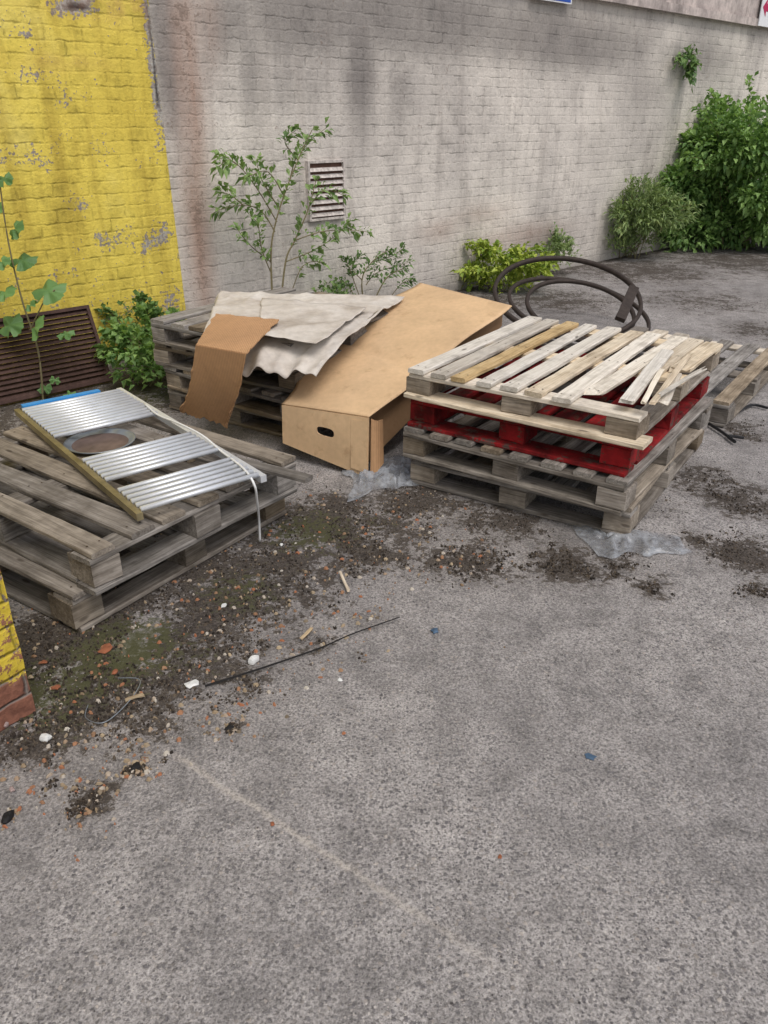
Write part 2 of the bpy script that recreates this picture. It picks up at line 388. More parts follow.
yw=wall('brick_wall',-7,0,4.2,.014,.022,M['yellow'],
  [(153,30,.05,.40,1.7),(155,90,.035,.25,1.4),(158,150,.03,.3,.9),(75,3,.16,.05,1.8),(20,30,.1,.08,.7),(60,100,.12,.06,.7),(110,240,.15,.08,.85),(70,205,.12,.06,.7),(150,240,.12,.06,.95),(20,150,.2,.1,.6),(170,300,.12,.15,.7),(130,300,.12,.15,.5),(160,235,.1,.1,.9),(100,150,.1,.05,.65),(30,80,.1,.05,.6),(50,290,.3,.1,.5),(120,320,.2,.08,.7)],  # first spots paint the crevice's shade beside the grey wall into the colour
  [(130,8,.5,.08,.5),(60,60,.3,.05,.3)],'bright yellow painted brick wall with flaking patches at the left','wall',ragged=.05)
mk('backing_masonry',*boxm(-7,-.21,.016,.3,-.05,4.19),M['greywall'],yw)
t=NT('smooth render'); oc=t.obj(); n1=t.noise(oc,1.5,5,.65); n2=t.noise(oc,12,5,.7); n3=t.noise(t.map(oc,(4,1,.4)),1.5,4,.6)
t.col(t.mul(t.ramp(n1,[(.3,(.40,.34,.32)),(.65,(.60,.52,.48))]),t.mul(t.ramp(n2,[(.3,.7),(.6,1.08)]),t.ramp(n3,[(.32,.6),(.55,1.0)])))); t.bump(n2,.5,.01)
V,Fc=boxm(3.2,22,-.045,-.016,2.55,4.2)
v2,f2=boxm(3.2,22,-.075,-.047,2.52,2.60)
V,Fc=join([(V,Fc),(v2,f2)])
mk('render_band',V,Fc,t.m,gw)
# vent
M['ventm']=simple('peeling white painted metal',(.60,.54,.50),.6,0,.6,30,.4); M['rusty']=simple('rusty brown metal',(.085,.048,.04),.75,.2,.5,25,.5)
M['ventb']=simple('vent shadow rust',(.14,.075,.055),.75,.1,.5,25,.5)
vs0,vz1=wsz(305,161); vs1,_=wsz(342,158); _,vz0=wsz(311,221)
ve=empty('wall_vent',W0+WA*((vs0+vs1)/2)+Vector((0,0,vz0)),wrz,'small square louvred vent set in the grey wall behind the climbing shrub','vent')
vw=(vs1-vs0); vh=vz1-vz0
parts=[boxm(-vw/2,-vw/2+.018,-.035,.01,0,vh),boxm(vw/2-.018,vw/2,-.035,.01,0,vh),boxm(-vw/2+.018,vw/2-.018,-.035,.01,0,.018),boxm(-vw/2+.018,vw/2-.018,-.035,.01,vh-.018,vh)]
mk('frame',*join(parts),M['ventm'],ve)
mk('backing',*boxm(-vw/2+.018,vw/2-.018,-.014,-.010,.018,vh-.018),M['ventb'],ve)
parts=[]
ns=8
for i in range(ns):
    z=.03+(vh-.06)*i/ns
    v=[(-vw/2+.019,-.038,z),(vw/2-.019,-.038,z),(vw/2-.019,-.018,z+.026),(-vw/2+.019,-.018,z+.026)]
    v+=[(a,b+.003,c) for a,b,c in v]
    parts.append((v,[(0,1,2,3),(7,6,5,4),(0,4,5,1),(2,6,7,3)]))
mk('louvres',*join(parts),M['ventm'],ve)
# signs
M['blue']=simple('blue sign paint',(.02,.08,.42),.4,0,.1); M['white']=simple('white sign paint',(.78,.78,.8),.4,0,.08); M['crim']=simple('crimson sign print',(.45,.01,.08),.4,0,.1)
s0,z0=wsz(529,-14); s1,z1=wsz(566,5)
e=empty('wall_sign',W0+WA*s0+Vector((0,0,z1)),wrz,'blue sign with white border high on the wall at the top edge','sign')
mk('plate',*boxm(0,s1-s0,-.062,-.05,0,.4),M['white'],e); mk('panel',*boxm(.02,s1-s0-.02,-.066,-.0625,.012,.37),M['blue'],e)
s0,_=wsz(754,10); _,z1=wsz(756,27)
e=empty('wall_sign',W0+WA*s0+Vector((0,0,z1)),wrz,'white sign with a dark red arrow high on the wall at the right edge','sign')
mk('plate',*boxm(0,.9,-.092,-.08,0,.62),M['white'],e)
ar=[(.03,0,.20),(.14,0,.30),(.14,0,.24),(.34,0,.24),(.34,0,.16),(.14,0,.16),(.14,0,.10)]
v=[(a,-.0945,c) for a,b,c in ar]
mk('arrow',v,[(0,1,2,5,6),(2,3,4,5)],M['crim'],e)

# pillar at left
t=NT('yellow over red brick'); oc=t.obj(); z=t.n('SeparateXYZ',None,{0:oc}).node.outputs[2]
sx=t.n('SeparateXYZ',None,{0:oc}); co=t.n('CombineXYZ',None,{0:t.math('ADD',sx,sx.node.outputs[1]),1:z,2:0.})
co=t.n('VectorMath',{'operation':'ADD'},{0:co,1:t.n('VectorMath',{'operation':'SCALE'},{0:t.n('TexNoise',None,{'Vector':oc,'Scale':14.,'Detail':3.},out=1),'Scale':.02})})
bt=t.t.nodes.new('ShaderNodeTexBrick'); t.set(bt.inputs['Vector'],co)
for k,v in {'Scale':1.,'Mortar Size':.009,'Mortar Smooth':1.,'Brick Width':.225,'Row Height':.076}.items(): bt.inputs[k].default_value=v
m_=bt.outputs['Fac']; n1=t.noise(oc,18,6,.7); n2=t.noise(oc,60,4,.7)
red=t.mix(m_,t.ramp(n1,[(.3,(.12,.05,.035)),(.6,(.30,.13,.085)),(.75,(.38,.27,.22))]),(.2,.17,.15))
yel=t.mul(t.ramp(n1,[(.3,(.5,.35,.03)),(.6,(.72,.55,.07))]),t.ramp(m_,[(0,1.),(1,.75)]))
f=t.step(t.math('ADD',z,t.math('MULTIPLY',t.math('SUBTRACT',n1,.5),.22)),.125,.14)
f=t.math('MULTIPLY',f,t.step(t.math('ADD',n1,t.math('MULTIPLY',n2,.3)),.72,.67))
t.col(t.mix(f,red,yel)); t.bump(t.math('SUBTRACT',n1,t.math('MULTIPLY',m_,.8)),.8,.012)
pc=g(36,710); ex=Vector((.57,.82,0)).normalized(); ey=Vector((-ex.y,ex.x,0))
V=[];Fc=[]
nz=40
L1,L2=.6,.45
ring=[]
for k in range(9): ring.append((-L1*(1-k/8),0))
for k in range(1,9): ring.append((0,L2*k/8))
for k in range(1,9): ring.append((-L1*k/8,L2))
for k in range(1,8): ring.append((-L1,L2*(1-k/8)))
nr=len(ring)
for i in range(nz+1):
    z=2.6*i/nz-.02
    for (x,y) in ring:
        q=mn.noise(Vector((x*6,y*6,z*6)))*.014
        V.append((x+q,y-q,z))
for i in range(nz):
    for k in range(nr): Fc.append((i*nr+k,i*nr+(k+1)%nr,(i+1)*nr+(k+1)%nr,(i+1)*nr+k))
Fc.append(tuple(nz*nr+k for k in range(nr)))
o=mk('brick_pillar',V,Fc,t.m,loc=pc); o.rotation_euler=(0,0,math.atan2(ex.y,ex.x))
tag(o,'yellow painted brick pillar with bare red brick foot at the left edge','pillar')

# ---------- pallets ----------
def pallet(origin,ang,z,W_,L_,mats,label,nd=7,dw=.1,h=.138,group=None,skip=(),custom=None,blockm=None,strm=None,basem=None,tilt=(0,0),frontbase=None,deckm=None,fb=.05):
    e=empty('wooden_pallet',(origin[0],origin[1],z),ang,label,'pallet',group); e.rotation_euler=(tilt[0],tilt[1],ang)
    tb=.02; bh=h-3*tb
    pick=lambda m:random.choice(m)
    basem=basem or mats; strm=strm or mats; blockm=blockm or mats; deckm=deckm or mats
    for y in (.05,L_-.05):
        if y<.1 and frontbase: board('base_board',W_+fb,.11,tb,frontbase,e,(W_/2+fb*.4,.022,tb/2),-.012)
        else: board('base_board',W_,.1,tb,pick(basem),e,(W_/2+random.uniform(-.008,.008),y,tb/2))
    for x in (.05,W_/2,W_-.05): board('base_board',L_-.225,.1,tb,pick(basem),e,(x,L_/2,tb/2+.0003),math.pi/2)
    for x in (.055,W_/2,W_-.055):
        for y in (.07,L_/2,L_-.07):
            bl=board('block',.10+random.uniform(0,.025),.135,bh,pick(blockm),e,(x+random.uniform(-.007,.007),y+random.uniform(-.008,.008),tb+bh/2),random.uniform(-.05,.05),rough=.003,bend=0)
    for y in (.05,L_/2,L_-.05): board('stringer_board',W_,.1,tb,pick(strm),e,(W_/2+random.uniform(-.006,.006),y+random.uniform(-.004,.004),tb+bh+tb/2))
    if custom: custom(e,tb+bh+tb*1.5,tb)
    else:
        for i in range(nd):
            if i in skip: continue
            x=dw/2+(W_-dw)*i/(nd-1)
            nl=[(s*(L_/2-.05)+random.uniform(-.01,.01),q) for s in (-1,0,1) for q in (-.025,.02)]
            board('deck_board',L_+random.uniform(-.015,.008),dw+random.uniform(-.015,.01),tb,pick(deckm),e,(x+random.uniform(-.008,.008),L_/2+random.uniform(-.009,.009),tb*2.5+bh+.0012),math.pi/2+random.uniform(-.012,.012),nails=nl)
    return e
G=[M['grey_wood'],M['grey_wood'],M['old_wood']]
O=[M['old_wood'],M['grey_wood'],M['old_wood']]
BL=[M['old_wood'],M['grey_wood']]
AL=math.radians(55)
lo=g(80,634)
pallet((lo.x,lo.y),AL+.02,0,1.03,1.2,G,'bottom weathered pallet of the left stack, standing on the mossy ground',7,.1,.148,blockm=BL)
pallet((-.905,2.085),AL-.01,.15,.96,1.2,G,'top weathered grey pallet of the left stack, carrying the towel rail',7,.095,.148,blockm=BL)
AR=math.radians(-34.5)
pallet((.125,3.265),AR+.025,0,1.0,1.2,G,'bottom weathered grey pallet of the right stack, resting on the concrete',8,.09,blockm=[M['old_wood']])
pallet((.085,3.25),AR-.022,.139,1.01,1.2,G,'second weathered grey pallet up in the right stack, directly under the red one',8,.09,blockm=BL)
pallet((.12,3.29),AR+.006,.278,.985,1.16,[M['red_wood']],'red painted pallet third up in the right stack',8,.09,frontbase=M['red_wood'],fb=.0,basem=[M['red_wood'],M['grey_wood']])
def topdeck(e,z,tb):
    mm=[M['bright_wood'],M['pale_wood'],M['tan_wood'],M['bright_wood'],M['bright_wood'],M['pale_wood'],M['bright_wood'],M['bright_wood'],M['pale_wood']]
    xs_=[.04,.145,.25,.36,.475,.585,.69,.79,.88]
    for i,x in enumerate(xs_):
        y0=[0,0,0,0,0,0,-.01,.10,.50][i]
        L=1.2-y0
        nl=[(s*(L/2-.05),q) for s in (-1,0,1) for q in (-.02,.018)]
        board('deck_board',L,.072+random.uniform(-.008,.008),tb,mm[i],e,(x,y0+L/2+random.uniform(-.008,.008),z+.0012),math.pi/2+[0,.01,-.008,.012,0,-.012,.02,-.04,-.02][i],nails=nl,ragged=(.13,0) if i>=7 else (0,0),bend=random.uniform(-.002,.005))
    board('deck_board',.56,.085,tb,M['pale_wood'],e,(.965,.90,z+.001),math.pi/2-.03,ragged=(.11,0))
tp=pallet((.105,3.265),AR,.415,1.0,1.2,[M['pale_wood']],'topmost pallet of the right stack, pale pine with a broken near right corner',custom=topdeck,blockm=[M['old_wood']],strm=[M['pale_wood'],M['grey_wood']],basem=[M['grey_wood']],frontbase=M['pale_wood'],h=.128)
def loose(px0,py0,px1,py1,z,wd,mat,label,name='broken_board',T=.018,dz=0,rg=.06):
    a=g(px0,py0,z); b=g(px1,py1,z+dz); c=(a+b)/2; d=b-a
    o=board(name,d.length,wd,T,mat,None,c,math.atan2(d.y,d.x),ragged=(rg,rg)); o.rotation_euler=(0,-math.atan2(d.z,d.xy.length),math.atan2(d.y,d.x))
    return tag(o,label,'broken board')
loose(624,404,668,350,.568,.055,M['bright_wood'],'short pale broken board lying near the snapped corner of the top pallet')
loose(650,406,690,354,.583,.024,M['tan_wood'],'thin tan splinter of wood on the broken corner of the top pallet',T=.010)
loose(640,408,664,366,.582,.020,M['bright_wood'],'narrow pale splinter beside the tan splinter on the broken corner',T=.010,rg=.1)
loose(662,404,676,374,.556,.045,M['pale_wood'],'small pale wood chunk lying at the rightmost broken slats',T=.014,rg=.03)
loose(654,398,708,366,.590,.018,M['bright_wood'],'sharp pale splinter pointing toward the right edge of the top pallet',T=.009,rg=.1)
# middle stack
AM=math.radians(-34.5)
for k,lab in enumerate(['bottom grey pallet of the middle stack behind the cardboard','second pallet up in the middle stack, mostly hidden by folded cardboard','third pallet up in the middle stack beneath the covered one','top pallet of the middle stack, covered by the dull off-white sheet']):
    off=[(.03,.03),(.04,.0),(-.015,.02),(0,-.01)][k]
    pallet((-1.27+off[0],4.27+off[1]),AM+[.02,-.05,.03,0][k],.131*k,1.0,1.1,G if k!=2 else O,lab,7,.1,.13)
rp=(1.85,3.98)
ang=math.radians(-37)
pallet((rp[0]-math.cos(ang),rp[1]-math.sin(ang)),ang,0.0,1.0,1.2,[M['pale_wood'],M['old_wood'],M['grey_wood']],'sun-bleached pallet lying on the ground behind the right stack at the right edge',7,.1,.14,tilt=(math.radians(2),0))

# ---------- towel radiator ----------
M['chrome']=simple('matt silver metal',(.72,.745,.78),.40,.45,.15,14,0,.5)
M['gold']=simple('brass brown metal',(.30,.25,.14),.45,.5,.5,14,.2,.5)
M['bluef']=simple('blue film',(.04,.28,.66),.4,0,.15)
M['cable']=simple('white cable sheath',(.75,.75,.74),.45,0,.12)
zr=.335
c00=g(17,411,zr); c10=g(140,516,zr)
ax=(c10-c00); RL=ax.length; ax.normalize()
RW=.47
rad=empty('towel_radiator',c00,math.atan2(ax.y,ax.x),'silver tubular towel radiator lying flat on the left pallet stack','radiator')
def rtube(name,a,b,r,m,sides=10):
    v,f=tube([a,b],r,sides); return mk(name,v,f,m,rad,smooth=True)
mk('upright',*boxm(0,RL,-.011,.011,-.016,.010),M['gold'],rad)
mk('upright',*boxm(0,RL,RW-.012,RW+.012,-.014,.012),M['chrome'],rad)
pos=[.05+.037*i for i in range(12)]+[.78+.037*i for i in range(7)]+[1.12+.037*i for i in range(6)]
for x in pos:
    if x<RL-.015: rtube('tube',(x,.0115,.014),(x,RW-.0125,.014),.0098,M['chrome'])
mk('protective_film',*boxm(.004,.034,.02,RW-.10,.0,.028),M['bluef'],rad)
M['dish']=simple('dull galvanised metal',(.30,.33,.36),.3,.6,.3); M['rustc']=simple('rusty plate centre',(.15,.105,.09),.5,0,.5,20)
dc_=g(103,441,.325)
def lathe(prof,n=36):
    V=[];Fc=[]
    for (r,z) in prof:
        for k in range(n): V.append((r*math.cos(2*math.pi*k/n),r*math.sin(2*math.pi*k/n),z))
    for i in range(len(prof)-1):
        for k in range(n): Fc.append((i*n+k,i*n+(k+1)%n,(i+1)*n+(k+1)%n,(i+1)*n+k))
    Fc.append(tuple((len(prof)-1)*n+k for k in range(n))); return V,Fc
de=empty('round_dish',(dc_.x-.02,dc_.y+.02,.302),0,'round grey metal dish with rusty centre, lying in the gap of the towel radiator','dish')
mk('rim',*lathe([(.09,.0),(.138,.014),(.142,.018),(.138,.020),(.130,.017),(.112,.006)][:]),M['dish'],de,smooth=True)
mk('base',*lathe([(.112,.0065),(.05,.008),(.01,.0085)]),M['rustc'],de,smooth=True)
cb=smoothline([g(145,404,.36),g(158,415,.36),g(180,424,.375),g(203,436,.37),g(222,452,.35),g(243,468,.36),g(254,484,.33),g(257,500,.25),g(259,520,.12),g(260,541,.01)],6)
tag(mk('electric_cable',*tube(cb,.0045,8),M['cable'],smooth=True),'thin white cable trailing off the towel radiator to the ground','cable')
tag(board('wood_offcut',.34,.05,.02,M['grey_wood'],None,g(272,470,.312),math.radians(150)),'short grey wood offcut on the right corner of the left stack','wood offcut')

# ---------- metal louvre panel ----------
br=g(112,382); tr=g(101,306,.44); up=(tr-br); ph=up.length; upn=up.normalized()
dx=-WA
pe=empty('louvre_panel',(0,0,0),0,'rusty brown louvred metal panel leaning against the yellow wall','metal panel')
xa=-dx; ya=upn; za=xa.cross(ya).normalized(); ya=za.cross(xa)
PW=1.25
mat4=Matrix((( xa.x,ya.x,za.x,(br+dx*PW).x),(xa.y,ya.y,za.y,(br+dx*PW).y),(xa.z,ya.z,za.z,.01),(0,0,0,1)))
pe.matrix_world=mat4
mk('frame',*join([boxm(0,.02,0,ph,-.015,.015),boxm(PW-.02,PW,0,ph,-.015,.015),boxm(.02,PW-.02,0,.02,-.015,.015),boxm(.02,PW-.02,ph-.02,ph,-.015,.015)]),M['rusty'],pe)
parts=[]
nl_=15
for i in range(nl_):
    y=.02+(ph-.04)*i/nl_; hh_=(ph-.04)/nl_
    v=[(.02,y,.012),(PW-.02,y,.012),(PW-.02,y+hh_*1.05,-.014),(.02,y+hh_*1.05,-.014)]
    v+=[(a,b,c-.003) for a,b,c in v]
    parts.append((v,[(0,1,2,3),(7,6,5,4),(0,4,5,1),(2,6,7,3)]))
mk('louvres',*join(parts),M['rusty'],pe)

# ---------- cardboard and sheet ----------
def bil(c,u,v): return (c[0]*(1-u)+c[1]*u)*(1-v)+(c[3]*(1-u)+c[2]*u)*v
def patch(c,nu,nv,fn=None):
    V=[];Fc=[]
    for j in range(nv+1):
        for i in range(nu+1):
            u,v=i/nu,j/nv
            p=bil(c,u,v)
            if fn: p=fn(p.copy(),u,v)
            V.append(p)
    for j in range(nv):
        for i in range(nu):
            a=j*(nu+1)+i; Fc.append((a,a+1,a+nu+2,a+nu+1))
    return V,Fc
bx=empty('cardboard_box',g(368,478),0,'large tan cardboard carton sloping up onto the middle pallets, hand hole in its end','cardboard box')
off=-Vector(bx.location)
def pt(p): return Vector(p)+off
FBL=g(283,443,.08); FBR=g(368,478,.0); FTR=g(369,417,.29); FTL=g(282,404,.27)
BTL=g(420,283,.6); BTR=g(512,306,.6)
Ldir=(BTL-BTR).normalized()
def bend(p,u,v):
    p.z+=.03*math.sin(math.pi*u)*math.sin(math.pi*v)+mn.noise(p*2.5)*.03*min(1,6*v)*min(1,6*(1-v))
    k=(1-u)**1.3*min(1,4*v)*min(1,5*(1-v))
    p+=Ldir*k*(.20*math.sin(math.pi*v)**.8+.06*mn.noise(Vector((v*7,1,1)))+.025*mn.noise(Vector((v*30,1,1))))
    p.z+=.02*k*math.sin(math.pi*v)
    p.z-=.012*math.exp(-((v-.42+.1*u)/.02)**2)
    return p
mk('top_panel',*patch([pt(FTL),pt(FTR),pt(BTR),pt(BTL)],24,60,bend),M['card'],bx,True,solid=.006)
ec=[pt(FBL),pt(FBR),pt(FTR)-Vector((0,0,.004)),pt(FTL)-Vector((0,0,.004))]
def rectpt(cu,cv,dx_,dy_):
    ts=[]
    if dx_>1e-9: ts.append((1-cu)/dx_)
    if dx_<-1e-9: ts.append(-cu/dx_)
    if dy_>1e-9: ts.append((1-cv)/dy_)
    if dy_<-1e-9: ts.append(-cv/dy_)
    t_=min(ts); return cu+dx_*t_,cv+dy_*t_
cu,cv=.49,.60; V=[];Fc=[]
angs=sorted([2*math.pi*k/40 for k in range(40)]+[math.atan2(b-cv,a-cu)%(2*math.pi) for a in(0,1) for b in(0,1)])
NA=len(angs); NR=7
for r_ in range(NR+1):
    for a in angs:
        dx_,dy_=math.cos(a),math.sin(a)
        ou,ov=rectpt(cu,cv,dx_,dy_)
        s_=1/((abs(dx_)/.10)**3+(abs(dy_)/.085)**3)**(1/3)
        iu,iv=cu+dx_*s_,cv+dy_*s_
        k=r_/NR; u=iu*(1-k)+ou*k; v=iv*(1-k)+ov*k
        p=bil(ec,u,v)+Vector((.6,-.8,0))*.02*math.sin(math.pi*u)*math.sin(math.pi*v); V.append(p)
for r_ in range(NR):
    for k in range(NA): Fc.append((r_*NA+k,r_*NA+(k+1)%NA,(r_+1)*NA+(k+1)%NA,(r_+1)*NA+k))
mk('end_panel',V,Fc,M['card'],bx,False,solid=.005)
BBR=BTR-Vector((0,0,.12)); BBL=BTL-Vector((0,0,.05)); inn=Ldir*.07
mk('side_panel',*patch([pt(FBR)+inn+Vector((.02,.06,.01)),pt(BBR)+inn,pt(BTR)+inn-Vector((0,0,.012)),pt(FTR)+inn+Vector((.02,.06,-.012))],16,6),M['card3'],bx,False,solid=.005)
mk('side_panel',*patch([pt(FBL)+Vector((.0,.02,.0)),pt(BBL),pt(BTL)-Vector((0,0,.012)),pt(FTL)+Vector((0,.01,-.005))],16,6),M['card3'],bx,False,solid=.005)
fl0=FTR+Vector((.010,-.005,-.006)); fl1=FBR+Vector((.012,-.01,.01))
mk('flap',*patch([pt(fl1),pt(fl1+Vector((.06,.05,.05))),pt(fl0+Vector((.05,.07,-.03))),pt(fl0)],6,8,lambda p,u,v:p+Vector((0,-.02,0))*math.sin(math.pi*u)),M['card2'],bx,False,solid=.005)
s0=FBL.lerp(FBR,.78)+Vector((.6,-.8,0))*.020+Vector((0,0,.02)); s1=FTL.lerp(FTR,.78)+Vector((.6,-.8,0))*.014-Vector((0,0,.02))
s2=FBL.lerp(FBR,.97)+Vector((.6,-.8,0))*.012+Vector((0,0,.02)); s3=FTL.lerp(FTR,.97)+Vector((.6,-.8,0))*.008-Vector((0,0,.02))
mk('end_tab',*patch([pt(s0),pt(s2),pt(s3),pt(s1)],3,5),M['card'],bx,False,solid=.004)
# folded brown sheet
U0=g(216,314,.60);U1=g(279,320,.60);Fd1=g(246,354,.565);Fd0=g(196,345,.565);L0=g(181,412,.17);L1=g(229,426,.15)
e=empty('cardboard_sheet',Fd0,0,'folded brown cardboard sheet hanging over the front of the middle stack','cardboard'); off=-Vector(e.location)
def jag(k,s): return .014*mn.noise(Vector((k*7,s,0)))+.006*mn.noise(Vector((k*30,s,4)))
def wv(p,u,v):
    if v>.95: p+=Vector((.55,.8,0))*jag(u,2)*2
    if u<.01 or u>.99: p+=Vector((.8,-.5,0))*jag(v,7)
    p.z+=.012*math.sin(math.pi*u)*math.sin(math.pi*v); return p
def rag(p,u,v):
    p+=Vector((.5,-.8,0))*(.03*math.sin(math.pi*v)+.02*mn.noise(p*4)*(1-v))
    if v==0: p.z+=jag(u,11)*2
    p+=Vector((.8,.5,0))*((jag(v,3)-.01)*(u>.99)-jag(v,5)*(u<.01))*(1-v)*2.2
    return p
mk('upper_panel',*patch([pt(Fd0),pt(Fd1),pt(U1),pt(U0)],24,24,wv),M['card2'],e,False,solid=.006)
mk('hanging_panel',*patch([pt(L0),pt(L1),pt(Fd1),pt(Fd0)],24,26,rag),M['card2'],e,False,solid=.006)
# off-white sheet
t=NT('dusty off-white sheet'); oc=t.obj(); n1=t.noise(oc,3.5,6,.65); n2=t.noise(oc,25,5,.65)
t.col(t.mul(t.ramp(n1,[(.3,(.38,.325,.27)),(.5,(.56,.51,.455)),(.7,(.68,.64,.59))]),t.ramp(n2,[(.3,.85),(.6,1.03)]))); t.rough(.75); t.bump(n2,.2,.006)
M['sheet']=t.m
z=.553
def sheet_fn(amp,seed):
    def f(p,u,v):
        q=Vector((p.x*2.6+seed,p.y*2.6,1)); r=1-abs(mn.noise(q))*2.2; r2=1-abs(mn.noise(q*2.4+Vector((7,3,1))))*2.2
        p.z+=amp*max(0,r)**2+amp*.4*max(0,r2)**2
        ed=min(u,1-u,v,1-v)
        if ed<.03: p.x+=.015*mn.noise(q*2.5); p.y+=.02*mn.noise(q*2.5+Vector((4,4,4)))
        return p
    return f
Tf0=g(186,347,.535);Tf1=g(322,358,.535);T2=g(404,299,z+.01);T3=g(201,293,z)
def main(p,u,v):
    p=sheet_fn(.018,0)(p,u,v)
    if u<.10: p.z-=.18*((.10-u)/.10)**1.3; p.x+=.04*((.10-u)/.10)
    if v<.26: k=(.26-v)/.26; p.z-=.11*k**1.5*(1+.18*math.sin(u*19)+.12*math.sin(u*43)); p+=Vector((-.5,.8,0))*.05*k
    return p
tag(mk('dust_sheet',*patch([Tf0,Tf1,T2,T3],100,80,main),M['sheet'],None,True,solid=.003),'dull off-white sheet lying over the top of the middle pallet stack','sheet')
tag(mk('paper_sheet',*patch([g(258,336,.572),g(318,344,.568),g(366,309,.582),g(262,298,.582)],50,36,sheet_fn(.013,5)),M['sheet'],None,True,solid=.003),'smaller creased beige paper layer folded on top of the off-white sheet','paper')

# ---------- plastic film ----------
t=NT('grey plastic film'); oc=t.obj(); n1=t.noise(oc,18,4,.6)
t.col(t.ramp(n1,[(.3,(.22,.23,.25)),(.7,(.46,.48,.51))])); t.rough(.25); t.b.inputs['Specular IOR Level'].default_value=.5
t.set(t.b.inputs['Alpha'],t.ramp(n1,[(.3,.2),(.65,.7)])); M['film']=t.m
def film(cs,lab,amp=.03,nu=40,nv=16):
    def f(p,u,v):
        q=Vector((p.x*16,p.y*16,2)); r=1-abs(mn.noise(q))*2
        e=min(1,4*min(u,1-u)+.15)*min(1,4*min(v,1-v)+.15)
        p.x+=mn.noise(q*.5)*.06; p.y+=mn.noise(q*.6+Vector((5,5,5)))*.08
        p.z=max(.004,.004+amp*abs(r)**1.5*e); return p
    return tag(mk('plastic_film',*patch(cs,nu,nv,f),M['film'],None,True),lab,'plastic film')
film([g(598,554),g(690,556),g(676,540),g(562,524)],'crumpled translucent plastic film by the near corner of the right stack')
film([g(352,500),g(418,488),g(410,458),g(345,468)],'crumpled clear plastic film lying under the end of the cardboard box',.05,30,24)
M['black']=simple('black plastic',(.015,.015,.017),.45,0,.2)
for pts,lab in (([(700,418),(722,432),(735,442),(728,436),(744,438)],'black plastic strap on the ground right of the right stack'),([(738,412),(752,405),(768,408)],'short black strap beside the rear pallet at the right edge')):
    pp=smoothline([g(a,b,.012) for a,b in pts],5)
    tag(mk('plastic_strap',*tube(pp,.008,6),M['black']),lab,'strap')

# ---------- hoops ----------
M['iron']=simple('dark rusted iron',(.055,.042,.036),.65,.3,.4,25,.4)
def hoop(c,r,tx,ty,wd,th,lab,a0=0,a1=360,name='metal_hoop'):
    e=empty(name,c,0,lab,'hoop'); e.rotation_euler=(tx,ty,0)
    n=72; V=[];Fc=[]
    for i in range(n+1):
        a=math.radians(a0+(a1-a0)*i/n)
        for (rr,zz) in ((r-th,-wd/2),(r,-wd/2),(r+.006,0),(r,wd/2),(r-th,wd/2),(r-th-.004,0)):
            V.append((rr*math.cos(a),rr*math.sin(a),zz))
    for i in range(n):
        for k in range(6): Fc.append((i*6+k,i*6+(k+1)%6,(i+1)*6+(k+1)%6,(i+1)*6+k))
    mk('rim',V,Fc,M['iron'],e,True)
    return e
hoop((1.42,6.15,.27),.57,math.radians(21),math.radians(1),.036,.022,'largest dark iron hoop propped up behind the right pallet stack')
hoop((1.50,6.02,.20),.42,math.radians(19),math.radians(5),.03,.022,'smaller dark iron hoop nested inside the largest hoop')
hoop((1.52,6.15,.17),.56,math.radians(13),math.radians(8),.03,.02,'low dark iron hoop leaning right, beneath the largest hoop')
a=g(640,291,.35);b=g(612,318,.35)
d=(a-b); o=board('charred_plank',.42,.07,.03,M['iron'],None,(a+b)/2,math.atan2(d.y,d.x)); o.rotation_euler=(.3,-.35,math.atan2(d.y,d.x)); tag(o,'short dark plank sticking up beside the iron hoops','plank')

# ---------- vegetation ----------
def leaves(P,Nn,size,asp=.42,droop=.25,curl=.15):
    n=len(P); D=Nn/np.linalg.norm(Nn,axis=1,keepdims=True)
    R=rng.normal(size=(n,3)); R[:,2]*=.35
    Sd=np.cross(D,np.array([0,0,1.])+R*.45); Sd/=np.linalg.norm(Sd,axis=1,keepdims=True)+1e-9
    Up=np.cross(Sd,D)
    s=(size*rng.uniform(.6,1.25,n))[:,None]
    b=P; q=P+D*s*.45+Up*s*curl*.3
    l=q+Sd*s*asp+Up*s*.08; r=q-Sd*s*asp+Up*s*.08
    tp=P+D*s; tp[:,2]-=(s[:,0]*droop)
    V=np.stack([b,l,tp,r,q],1).reshape(-1,3)
    base=(np.arange(n)*5)[:,None]
    Fc=np.concatenate([base+np.array([[0,4,1]]),base+np.array([[1,4,2]]),base+np.array([[2,4,3]]),base+np.array([[3,4,0]])],0)
    return V.tolist(),Fc.tolist()
W0_np=np.array(W0); WN_np=np.array(WN)
